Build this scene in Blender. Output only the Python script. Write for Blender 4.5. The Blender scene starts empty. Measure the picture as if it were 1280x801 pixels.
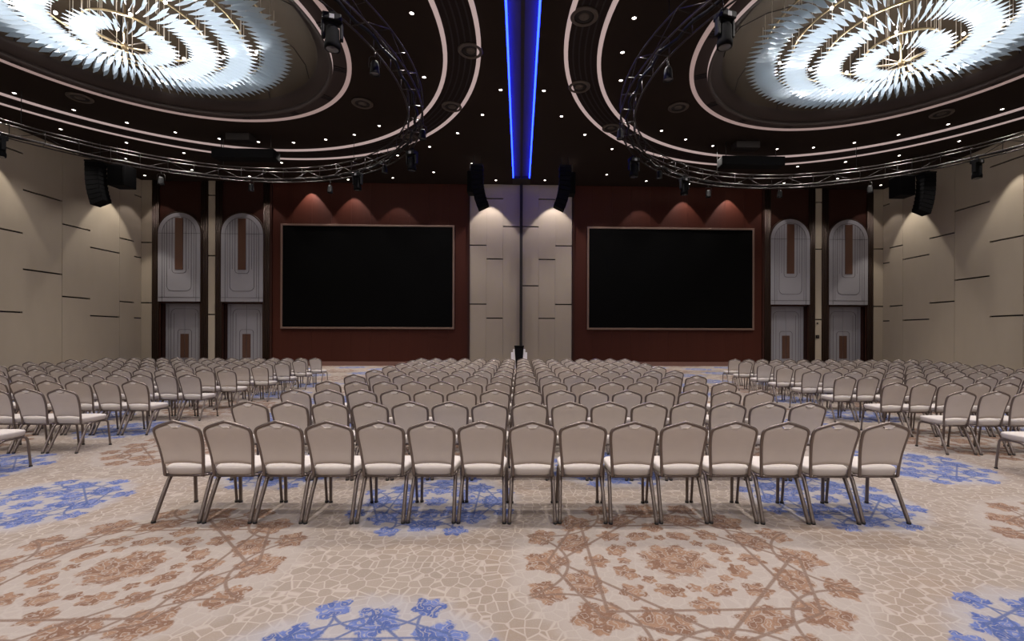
import bpy, bmesh, math, random
from mathutils import Matrix, Vector
random.seed(7)
SC = bpy.context.scene
COL = SC.collection
PI = math.pi
R = math.radians

# ------------------------------------------------------------------ colour and materials
def lin(c):
    return tuple(((v/255)/12.92 if v/255 <= .04045 else ((v/255+.055)/1.055)**2.4) for v in c)

MATS = {}
def mat(name, col, rough=.6, metal=0., spec=.5, bump=None, noise=None, emit=None, coat=0.):
    m = bpy.data.materials.new(name); m.use_nodes = True
    nt = m.node_tree; b = nt.nodes['Principled BSDF']
    b.inputs['Base Color'].default_value = (*col, 1)
    b.inputs['Roughness'].default_value = rough
    b.inputs['Metallic'].default_value = metal
    b.inputs['Specular IOR Level'].default_value = spec
    b.inputs['Coat Weight'].default_value = coat
    geo = nt.nodes.new('ShaderNodeNewGeometry')
    if noise:
        sc, amt, stretch = noise
        mp = nt.nodes.new('ShaderNodeMapping'); mp.inputs['Scale'].default_value = stretch
        nt.links.new(geo.outputs['Position'], mp.inputs['Vector'])
        n = nt.nodes.new('ShaderNodeTexNoise'); n.inputs['Scale'].default_value = sc; n.inputs['Detail'].default_value = 4
        nt.links.new(mp.outputs[0], n.inputs['Vector'])
        mx = nt.nodes.new('ShaderNodeMix'); mx.data_type = 'RGBA'
        mx.inputs['A'].default_value = (*[c*(1-amt) for c in col], 1); mx.inputs['B'].default_value = (*[min(1, c*(1+amt)) for c in col], 1)
        nt.links.new(n.outputs['Fac'], mx.inputs['Factor']); nt.links.new(mx.outputs['Result'], b.inputs['Base Color'])
    if bump:
        sc, st, dist = bump
        n = nt.nodes.new('ShaderNodeTexNoise'); n.inputs['Scale'].default_value = sc
        bp = nt.nodes.new('ShaderNodeBump'); bp.inputs['Strength'].default_value = st; bp.inputs['Distance'].default_value = dist
        tc = nt.nodes.new('ShaderNodeTexCoord')
        nt.links.new(tc.outputs['Object'], n.inputs['Vector'])
        nt.links.new(n.outputs['Fac'], bp.inputs['Height']); nt.links.new(bp.outputs[0], b.inputs['Normal'])
    if emit:
        b.inputs['Emission Color'].default_value = (*emit[0], 1); b.inputs['Emission Strength'].default_value = emit[1]
    MATS[name] = m
    return m

M_beige = mat('beige_wall_panel', (.315, .266, .202), .75, noise=(2.2, .06, (1, 1, .35)))
M_slot = mat('dark_gap', (.012, .008, .006), .8)
M_wood = mat('red_brown_veneer', (.046, .0112, .0060), .55, spec=.15, noise=(1.6, .16, (3.0, 1, .05)))
M_wood2 = mat('dark_brown_veneer', (.026, .0078, .0046), .5, spec=.2, noise=(1.6, .15, (3.0, 1, .05)))
M_bronze = mat('bronze_trim', (.036, .020, .012), .4, .5)
M_frame_scr = mat('screen_bezel', (.20, .13, .10), .4, .5)
M_white = mat('pale_lacquer_panel', (.235, .228, .245), .5)
M_inlay = mat('dark_inlay', (.02, .014, .014), .5)
M_slotwood = mat('brown_glass_slot', (.075, .035, .022), .3)
M_screen = mat('black_display', (.0008, .0007, .0007), .5, spec=.06)
M_ceil = mat('dark_ceiling_paint', (.0145, .0082, .0052), .9, spec=.2, noise=(.25, .25, (1, 1, 1)))
M_band = mat('slatted_ceiling_band', (.011, .0052, .0042), .8, spec=.2)
M_groove = mat('band_groove', (.008, .004, .004), .8)
M_olive = mat('bronze_dome_plaster', (.034, .0205, .0085), .8)
M_brownring = mat('dome_rim_brown', (.018, .0085, .006), .7)
M_rose = mat('rose_cove_light', (.25, .18, .17), .5, emit=((.56, .425, .405), .44))
M_rose2 = mat('rose_cove_light_soft', (.25, .18, .17), .45, emit=((.56, .40, .37), .30))
M_blue = mat('blue_led_strip', (.1, .2, .8), .5, emit=((.006, .020, 1.0), 11.0))
M_soffit = mat('slot_soffit', (.030, .022, .055), .8)
M_blackmetal = mat('black_metal', (.003, .003, .0033), .6, spec=.2)
M_blackcloth = mat('black_cabinet', (.0025, .0025, .0028), .85, spec=.12)
M_grille = mat('speaker_grille', (.0018, .0018, .002), .8, spec=.12)
M_alu = mat('truss_aluminium', (.05, .043, .042), .4, .9)
M_lens = mat('lamp_lens', (.06, .06, .063), .12, .0)
M_ventring = mat('vent_ring', (.055, .040, .030), .6)
M_ventdark = mat('vent_dark', (.010, .006, .005), .8)
M_down = mat('downlight_glow', (.9, .85, .8), .4, emit=((1.0, .90, .82), 9.0))
M_downrim = mat('downlight_rim', (.05, .035, .03), .5, .5)
M_fabric = mat('beige_chair_fabric', (.58, .515, .455), .9, bump=(260, .25, .002), noise=(9, .05, (1, 1, 1)))
M_fabric2 = mat('beige_seat_fabric', (.50, .452, .412), .9, bump=(260, .25, .002))
M_chairmetal = mat('bronze_chair_tube', (.19, .155, .135), .36, .7)
M_glide = mat('black_glide', (.015, .014, .013), .6)
M_grip = mat('pale_grip', (.75, .70, .66), .45, .2)
M_brass = mat('brass_ring', (.55, .42, .24), .3, .9)
M_wire = mat('steel_wire', (.55, .48, .40), .5, .3)
M_pod = mat('white_acrylic', (.75, .73, .74), .4)
M_base = mat('baseboard_brown', (.16, .08, .062), .5)
M_bulb = mat('chandelier_bulb', (1, 1, 1), .4, emit=((1, .95, .9), 4.0))
M_logo = mat('pale_badge', (.25, .25, .26), .5)

def glass_mat(name, e, alpha, tint):
    m = bpy.data.materials.new(name); m.use_nodes = True
    nt = m.node_tree; nt.nodes.clear()
    out = nt.nodes.new('ShaderNodeOutputMaterial')
    tr = nt.nodes.new('ShaderNodeBsdfTransparent'); tr.inputs[0].default_value = (.93, .97, 1, 1)
    df = nt.nodes.new('ShaderNodeBsdfTranslucent'); df.inputs[0].default_value = (*tint, 1)
    gl = nt.nodes.new('ShaderNodeBsdfGlossy'); gl.inputs['Roughness'].default_value = .12; gl.inputs[0].default_value = (.9, .95, 1, 1)
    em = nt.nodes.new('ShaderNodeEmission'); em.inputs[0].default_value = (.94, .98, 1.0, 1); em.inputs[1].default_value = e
    fr = nt.nodes.new('ShaderNodeFresnel'); fr.inputs[0].default_value = 1.5
    a = nt.nodes.new('ShaderNodeMixShader'); a.inputs[0].default_value = alpha
    nt.links.new(tr.outputs[0], a.inputs[1]); nt.links.new(df.outputs[0], a.inputs[2])
    b = nt.nodes.new('ShaderNodeMixShader'); nt.links.new(fr.outputs[0], b.inputs[0])
    nt.links.new(a.outputs[0], b.inputs[1]); nt.links.new(gl.outputs[0], b.inputs[2])
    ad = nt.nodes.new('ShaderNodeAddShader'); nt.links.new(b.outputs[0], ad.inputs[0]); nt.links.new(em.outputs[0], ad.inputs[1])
    nt.links.new(ad.outputs[0], out.inputs[0])
    return m
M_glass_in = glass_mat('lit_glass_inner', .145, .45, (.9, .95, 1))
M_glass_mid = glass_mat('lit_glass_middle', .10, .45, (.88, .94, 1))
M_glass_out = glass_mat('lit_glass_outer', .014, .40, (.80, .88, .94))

# ------------------------------------------------------------------ mesh builder
class MB:
    def __init__(s): s.v = []; s.f = []; s.m = []; s.sm = []
    def add(s, vs, fs, mi=0, smooth=False, M=None):
        o = len(s.v)
        s.v += [tuple(M @ Vector(p)) if M else tuple(p) for p in vs]
        for f in fs: s.f.append([o+i for i in f]); s.m.append(mi); s.sm.append(smooth)
        return s
    def box(s, x0, x1, y0, y1, z0, z1, mi=0, M=None):
        vs = [(x, y, z) for z in (z0, z1) for y in (y0, y1) for x in (x0, x1)]
        fs = [(0, 2, 3, 1), (4, 5, 7, 6), (0, 1, 5, 4), (2, 6, 7, 3), (0, 4, 6, 2), (1, 3, 7, 5)]
        return s.add(vs, fs, mi, False, M)
    def bbox(s, x0, x1, y0, y1, z0, z1, b, mi=0, M=None):
        bm = bmesh.new(); bmesh.ops.create_cube(bm, size=1)
        for v in bm.verts: v.co = Vector(((x0+x1)/2+v.co.x*(x1-x0), (y0+y1)/2+v.co.y*(y1-y0), (z0+z1)/2+v.co.z*(z1-z0)))
        bmesh.ops.bevel(bm, geom=bm.edges[:], offset=b, segments=2, profile=.5, affect='EDGES')
        bm.verts.index_update()
        s.add([v.co[:] for v in bm.verts], [[v.index for v in f.verts] for f in bm.faces], mi, False, M); bm.free()
        return s
    def tube(s, pts, r, n=8, mi=0, closed=False, cap=True, up=None, M=None, flat=1.0):
        P = [Vector(p) for p in pts]; k = len(P); vs = []; fs = []
        nrm = None
        for i in range(k):
            a = P[(i-1) % k] if (closed or i > 0) else P[i]; b = P[(i+1) % k] if (closed or i < k-1) else P[i]
            t = (b-a).normalized()
            if nrm is None:
                u = Vector(up) if up else (Vector((0, 0, 1)) if abs(t.z) < .9 else Vector((0, 1, 0)))
                nrm = (u - t*u.dot(t)).normalized()
            else:
                nrm = (nrm - t*nrm.dot(t)).normalized()
            bi = t.cross(nrm)
            rr = r[i] if isinstance(r, (list, tuple)) else r
            for j in range(n):
                an = 2*PI*(j+.5)/n
                vs.append(P[i] + nrm*(math.cos(an)*rr) + bi*(math.sin(an)*rr*flat))
        m = k if closed else k-1
        for i in range(m):
            for j in range(n):
                a = i*n+j; b = i*n+(j+1) % n; c = ((i+1) % k)*n+(j+1) % n; d = ((i+1) % k)*n+j
                fs.append((a, b, c, d))
        if cap and not closed:
            fs.append(tuple(range(n-1, -1, -1))); fs.append(tuple((k-1)*n+j for j in range(n)))
        return s.add(vs, fs, mi, n > 5, M)
    def cyl(s, p, q, r, n=10, mi=0, r2=None, M=None):
        return s.tube([p, q], [r, r if r2 is None else r2], n, mi, M=M)
    def lathe(s, prof, n=24, mi=0, M=None, cap0=False, cap1=False, smooth=True):
        vs = []; fs = []
        for (r, z) in prof:
            for j in range(n): vs.append((r*math.cos(2*PI*j/n), r*math.sin(2*PI*j/n), z))
        for i in range(len(prof)-1):
            for j in range(n):
                fs.append((i*n+j, i*n+(j+1) % n, (i+1)*n+(j+1) % n, (i+1)*n+j))
        if cap0: fs.append(tuple(range(n-1, -1, -1)))
        if cap1: fs.append(tuple((len(prof)-1)*n+j for j in range(n)))
        return s.add(vs, fs, mi, smooth, M)
    def ring(s, cx, cy, r0, r1, z0, z1, n=128, mi=0):
        M = Matrix.Translation((cx, cy, 0))
        return s.lathe([(r0, z0), (r1, z0), (r1, z1), (r0, z1), (r0, z0)], n, mi, M, smooth=False)
    def prism(s, poly, y0, y1, mi=0, M=None):
        """poly of (x, z), extruded from y0 to y1"""
        n = len(poly)
        vs = [(x, y0, z) for x, z in poly] + [(x, y1, z) for x, z in poly]
        fs = [tuple(range(n)), tuple(range(2*n-1, n-1, -1))] + [(i, i+n, (i+1) % n+n, (i+1) % n) for i in range(n)]
        return s.add(vs, fs, mi, False, M)
    def mesh(s, name, mats):
        me = bpy.data.meshes.new(name); me.from_pydata(s.v, [], s.f)
        for m in (mats if isinstance(mats, (list, tuple)) else [mats]): me.materials.append(m)
        me.polygons.foreach_set('material_index', s.m); me.polygons.foreach_set('use_smooth', s.sm)
        me.update(); return me
    def build(s, name, mats, parent=None, loc=None):
        o = bpy.data.objects.new(name, s.mesh(name, mats)); COL.objects.link(o)
        if parent: o.parent = parent
        if loc: o.location = loc
        bm = bmesh.new(); bm.from_mesh(o.data); bmesh.ops.recalc_face_normals(bm, faces=bm.faces); bm.to_mesh(o.data); bm.free()
        return o

def tag(o, label=None, cat=None, group=None, kind=None):
    if label: o['label'] = label
    if cat: o['category'] = cat
    if group: o['group'] = group
    if kind: o['kind'] = kind
    return o
def empty(name, loc, label, cat, group=None, rz=0.):
    o = bpy.data.objects.new(name, None); COL.objects.link(o); o.empty_display_size = .2
    o.location = loc; o.rotation_euler = (0, 0, rz)
    return tag(o, label, cat, group)
def struct(mb, name, mats, label, cat):
    return tag(mb.build(name, mats), label, cat, None, 'structure')
def kids(o): return [c for c in o.children]
def dup(root, loc, rz, label, group=None):
    r = root.copy(); COL.objects.link(r); r.location = loc; r.rotation_euler = (0, 0, rz)
    r['label'] = label
    if group: r['group'] = group
    for ch in list(root.children):
        c = ch.copy(); COL.objects.link(c); c.parent = r
        for g in list(ch.children):
            d = g.copy(); COL.objects.link(d); d.parent = c
    return r

ORD = ['zeroth', 'first', 'second', 'third', 'fourth', 'fifth', 'sixth', 'seventh', 'eighth', 'ninth', 'tenth', 'eleventh', 'twelfth', 'thirteenth', 'fourteenth', 'fifteenth', 'sixteenth', 'seventeenth', 'eighteenth', 'nineteenth', 'twentieth']
def side(x): return 'left' if x < 0 else 'right'

# ------------------------------------------------------------------ dimensions
XW, YB, YF, HC = 22.22, 27.3, -12.0, 10.85
RC = (11.5, 13.5)           # centre of each half's ceiling rings

# ------------------------------------------------------------------ carpet material
class E:
    nt = None
    def __init__(s, k): s.k = k
    @staticmethod
    def op(o, *a):
        n = E.nt.nodes.new('ShaderNodeMath'); n.operation = o
        for i, x in enumerate(a):
            if isinstance(x, E): E.nt.links.new(x.k, n.inputs[i])
            else: n.inputs[i].default_value = float(x)
        return E(n.outputs[0])
    def __add__(s, o): return E.op('ADD', s, o)
    __radd__ = __add__
    def __sub__(s, o): return E.op('SUBTRACT', s, o)
    def __rsub__(s, o): return E.op('SUBTRACT', o, s)
    def __mul__(s, o): return E.op('MULTIPLY', s, o)
    __rmul__ = __mul__
    def __truediv__(s, o): return E.op('DIVIDE', s, o)
def fl_mod(x, p): return E.op('FLOORED_MODULO', x, p)
def eabs(x): return E.op('ABSOLUTE', x)
def emin(a, b): return E.op('MINIMUM', a, b)
def emax(a, b): return E.op('MAXIMUM', a, b)
def hyp(a, b): return E.op('SQRT', a*a+b*b)
def below(d, r, soft):      # 1 where d < r, soft edge
    n = E.nt.nodes.new('ShaderNodeMapRange'); n.interpolation_type = 'SMOOTHSTEP'
    E.nt.links.new(d.k, n.inputs['Value'])
    n.inputs['From Min'].default_value = r-soft; n.inputs['From Max'].default_value = r+soft
    n.inputs['To Min'].default_value = 1; n.inputs['To Max'].default_value = 0
    return E(n.outputs[0])
def emix(a, b, f):
    n = E.nt.nodes.new('ShaderNodeMix'); n.data_type = 'RGBA'
    for s_, x in ((n.inputs['A'], a), (n.inputs['B'], b)):
        if isinstance(x, tuple): s_.default_value = (*x, 1)
        else: E.nt.links.new(x, s_)
    E.nt.links.new(f.k, n.inputs['Factor'])
    return n.outputs['Result']

def carpet():
    m = bpy.data.materials.new('patterned_carpet'); m.use_nodes = True
    nt = m.node_tree; E.nt = nt; b = nt.nodes['Principled BSDF']
    b.inputs['Roughness'].default_value = .95; b.inputs['Specular IOR Level'].default_value = .15
    geo = nt.nodes.new('ShaderNodeNewGeometry'); sp = nt.nodes.new('ShaderNodeSeparateXYZ')
    nt.links.new(geo.outputs['Position'], sp.inputs[0])
    X, Y = E(sp.outputs[0]), E(sp.outputs[1])
    def noise(scale, detail=3., rough=.55, off=0):
        n = nt.nodes.new('ShaderNodeTexNoise'); n.inputs['Scale'].default_value = scale; n.inputs['Detail'].default_value = detail; n.inputs['Roughness'].default_value = rough
        if off:
            mp = nt.nodes.new('ShaderNodeMapping'); mp.inputs['Location'].default_value = (off, off*.7, 0)
            nt.links.new(geo.outputs['Position'], mp.inputs['Vector']); nt.links.new(mp.outputs[0], n.inputs['Vector'])
        else: nt.links.new(geo.outputs['Position'], n.inputs['Vector'])
        return E(n.outputs['Fac'])
    n_vein = noise(11, 1.5, .5, 5.3)
    n_lo, n_mid, n_hi, n_fine = noise(.8, 4), noise(6, 3), noise(22, 2, .5, 3.1), noise(90, 2, .6, 7.7)
    px, py = 4.25, 7.85
    ux = fl_mod(X+(.95+px/2), px)-px/2; uxb = fl_mod(X+.95, px)-px/2
    vy = fl_mod(Y+(-3.575+py/2), py)-py/2; vyb = fl_mod(Y-3.575, py)-py/2
    def pick(ax, ay, bx, by):
        ra, rb = hyp(ax, ay), hyp(bx, by)
        s = E.op('LESS_THAN', ra, rb)
        return ax*s+bx*(1-s), ay*s+by*(1-s), emin(ra, rb)
    bx, by, br = pick(ux, eabs(vy)-1.325, uxb, eabs(vyb)-1.325)
    ox, oy, orr = pick(ux, vyb, uxb, vy)
    def fold(x, y, r, k):
        th = E.op('ARCTAN2', y, x); w = 2*PI/k
        a = eabs(fl_mod(th+w/2, w)-w/2)
        return r*E.op('COSINE', a), r*E.op('SINE', a)
    # ---- base: girih lattice of pale lines on beige
    wob = nt.nodes.new('ShaderNodeTexVoronoi'); wob.feature = 'DISTANCE_TO_EDGE'; wob.inputs['Scale'].default_value = 10.5; wob.inputs['Randomness'].default_value = .72
    nt.links.new(geo.outputs['Position'], wob.inputs['Vector'])
    vor = E(wob.outputs['Distance'])
    lattice = below(vor, .046, .03)
    vcell = nt.nodes.new('ShaderNodeTexVoronoi'); vcell.inputs['Scale'].default_value = 10.5; vcell.inputs['Randomness'].default_value = .72
    nt.links.new(geo.outputs['Position'], vcell.inputs['Vector'])
    cs = nt.nodes.new('ShaderNodeSeparateColor'); nt.links.new(vcell.outputs['Color'], cs.inputs[0])
    cellv = E(cs.outputs[0])
    base = emix((.200, .161, .132), (.252, .209, .175), cellv*.55+n_mid*.45)
    base = emix(base, (.215, .145, .097), below(n_lo, .42, .12)*.45)
    base = emix(base, (.36, .31, .27), lattice*(.50+n_mid*.3))
    # ---- one medallion: petals, scrolls, girih lines
    def medallion(col, x, y, r, RR, flowers, lines, kf, dark, mid, line_col, bgc, arcs):
        fx, fy = fold(x, y, r, kf)
        env = below(r+(n_mid-.5)*.25, RR*1.0, .10)
        wv = (n_hi-.5)*.20+(n_mid-.5)*.10
        petal = None
        for (cx_, cy_, rad) in flowers:
            dx, dy = fx-cx_, fy-cy_
            d = hyp(dx, dy)
            t = E.op('ARCTAN2', dy, dx)
            lob = E.op('COSINE', t*5.0)*(rad*.16)
            f = below(d+lob+wv*(rad*3.4), rad, rad*.10)
            petal = f if petal is None else emax(petal, f)
        vein = below(eabs(fl_mod(n_vein*7.0+n_mid*2.0, 1.0)-.5), .12, .06)
        g = None
        for (an, d0, w, rmax, rmin) in lines:
            d = eabs(fx*math.cos(an)+fy*math.sin(an)-d0)
            l = below(d, w, .006)*below(r, rmax, .02)*(1-below(r, rmin, .02))
            g = l if g is None else emax(g, l)
        for (cx_, cy_, rad, w) in arcs:
            l = below(eabs(hyp(fx-cx_, fy-cy_)-rad), w, .006)*below(r, RR*.97, .03)
            g = emax(g, l)
        c = emix(col, bgc, env*.75)
        c = emix(c, emixc(mid, dark, n_vein), petal*(.92-vein*.62))
        c = emix(c, line_col, g*.85)
        return c
    def emixc(a, b_, f): return emix(a, b_, below(f, .5, .12))
    col = base
    col = medallion(col, ox, oy, orr, 1.30,
        [(0, 0, .27), (.44, .15, .075), (.62, 0, .095), (.78, .27, .125), (1.02, 0, .165), (1.05, .40, .11), (.40, 0, .05)],
        [(0, .66, .013, 1.26, .0), (PI/4, .66, .013, 1.26, .0), (PI/8, .93, .012, 1.17, .0)], 8,
        (.125, .060, .034), (.205, .118, .073), (.135, .085, .062), (.285, .248, .22), [(1.35, 0, .50, .012)])
    col = medallion(col, bx, by, br, .86,
        [(0, 0, .13), (.33, 0, .11), (.60, 0, .15), (.74, .30, .10), (.36, .15, .05)],
        [(0, .44, .010, .86, .0), (PI/4, .44, .010, .86, .0), (PI/8, .62, .010, .80, .0)], 8,
        (.026, .056, .195), (.080, .115, .285), (.05, .075, .18), (.27, .256, .262), [(.86, 0, .34, .010)])
    # pile: fine mottling
    col = emix(col, (.34, .30, .265), below(n_fine, .40, .10)*.20)
    nt.links.new(col, b.inputs['Base Color'])
    bp = nt.nodes.new('ShaderNodeBump'); bp.inputs['Strength'].default_value = .35; bp.inputs['Distance'].default_value = .006
    nt.links.new(n_fine.k, bp.inputs['Height']); nt.links.new(bp.outputs[0], b.inputs['Normal'])
    return m
M_carpet = carpet()

# ------------------------------------------------------------------ room shell
struct(MB().box(-XW-.3, XW+.3, YF-.3, YB+.9, -.2, 0), 'floor', M_carpet, 'ballroom carpet with blue and brown floral medallions', 'carpet')

def panel_cols(mb, cols, axis, plane, depth, slots, ztop, sgn=1):
    """beige wall columns: each column is split by dark gaps at its slot heights. axis 'x': columns run along x on the back wall; 'y': along a side wall"""
    for i, (a, b) in enumerate(cols):
        g = .005
        zs = [0.0]; 
        for z in sorted(slots[i]): zs += [z-.035, z+.035]
        zs.append(ztop)
        d = depth+(.015 if i % 2 else 0)
        for k in range(0, len(zs), 2):
            if axis == 'x': mb.box(a+g/2, b-g/2, plane-d, plane, zs[k], zs[k+1])
            else:
                lo, hi = (plane, plane+d*sgn) if sgn > 0 else (plane+d*sgn, plane)
                mb.box(lo, hi, a+g/2, b-g/2, zs[k], zs[k+1])

# back wall: dark backing + beige columns in the middle and at the corners
mb = MB(); mb.box(-XW-.3, XW+.3, YB+.7, YB+.9, 0, HC+.1, 1)
xs = [-3.07, -2.07, -1.09, 0, 1.05, 2.05, 3.05]
sl = [[7.21, 3.69], [6.39, 2.85], [8.34, 4.8], [8.34, 4.8], [6.39, 2.85], [7.21, 3.69]]
sl[2] = [8.34]; sl[1] = [6.39, 2.85, 10.0]; sl[4] = [6.39, 2.85, 10.0]
panel_cols(mb, list(zip(xs[:-1], xs[1:])), 'x', YB+.12, .12, sl, HC)
for s in (-1, 1):
    c = sorted((s*21.60, s*22.22)); panel_cols(mb, [c], 'x', YB+.12, .12, [[7.2, 3.67]], HC)
    c = sorted((s*17.97, s*18.36)); panel_cols(mb, [c], 'x', YB+.12, .14, [[10.0, 7.15, 2.85]] if s > 0 else [[10.0, 6.45, 3.0]], HC)
struct(mb, 'wall_back', [M_beige, M_slot], 'beige panelled back wall between the wood screen walls', 'wall')

HS = dict(A=9.84, B=8.24, C=7.15, D=6.30, E=4.70, F=3.64, G=2.77)
ycols = [27.3, 26.8, 25.86, 24.13, 22.7, 20.95, 19.5, 17.8, 16.0, 14.2, 12.4, 10.6, 8.8, 7.0, 5.2, 3.4, 1.6, -.2, -2, -4, -6, -8, -10, YF]
pat = [('D', 'G', 'A'), ('C', 'F'), ('D', 'G'), ('C', 'F'), ('B', 'E'), ('D', 'G', 'A'), ('C', 'F'), ('B', 'E')]
for s in (-1, 1):
    mb = MB()
    mb.box(*sorted((s*(XW+.1), s*(XW+.3))), YF-.3, YB+.9, 0, HC+.1, 1)
    cols = [(ycols[i+1], ycols[i]) for i in range(len(ycols)-1)]
    slots = [[HS[k] for k in pat[i % 8]] for i in range(len(cols))]
    panel_cols(mb, cols, 'y', s*(XW+.1), .10, slots, HC, -s)
    struct(mb, 'wall_left' if s < 0 else 'wall_right', [M_beige, M_slot], f'{side(s)} side wall of tall beige panels with dark slots', 'wall')
struct(MB().box(-XW-.3, XW+.3, YF-.3, YF, 0, HC+.1), 'wall_front', M_beige, 'plain beige wall behind the viewer', 'wall')

# wood walls carrying the screens
for s in (-1, 1):
    mb = MB(); x0, x1 = 3.07, 14.77
    nb = 10
    for k in range(nb):
        a = x0+.12+(x1-x0-.24)*k/nb; b = x0+.12+(x1-x0-.24)*(k+1)/nb
        mb.box(*sorted((s*(a+.003), s*(b-.003))), YB-.02, YB+.12, .25, HC-.02)
    mb.box(*sorted((s*x0, s*x1)), YB+.02, YB+.12, 0, HC-.02, 1)
    struct(mb, f'wall_back_wood_{side(s)}', [M_wood, M_wood2], f'red-brown wood wall around the {side(s)} screen', 'wall')
    mb = MB()
    for a, b in ((x0, x0+.12), (x1-.12, x1)): mb.box(*sorted((s*a, s*b)), YB-.09, YB-.021, 0, HC-.02)
    struct(mb, f'trim_wood_{side(s)}', M_wood2, f'dark upright edges of the {side(s)} screen wall', 'trim')
    mb = MB(); mb.box(*sorted((s*(x0+.12), s*(x1-.12))), YB-.06, YB-.0, 0, .25)
    struct(mb, f'baseboard_{side(s)}', M_base, f'pinkish brown baseboard under the {side(s)} screen wall', 'baseboard')
    # the screen
    xa, xb, za, zb = 4.07, 14.02, 2.29, 8.24
    t = empty('led_screen', (s*(xa+xb)/2, YB-.025, za), f'large black screen on the wood wall, {side(s)} of the beige centre strip', 'screen', 'the two large wall screens')
    w = (xb-xa)/2; h = zb-za; f = .11
    mb = MB(); mb.bbox(-w-f, w+f, -.12, 0, -f, 0, .01); mb.bbox(-w-f, w+f, -.12, 0, h, h+f, .01); mb.bbox(-w-f, -w, -.12, 0, 0, h, .01); mb.bbox(w, w+f, -.12, 0, 0, h, .01)
    mb.build('bezel', M_frame_scr, t)
    mb = MB(); mb.box(-w, w, -.08, -.01, 0, h); mb.build('display', M_screen, t)

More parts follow.
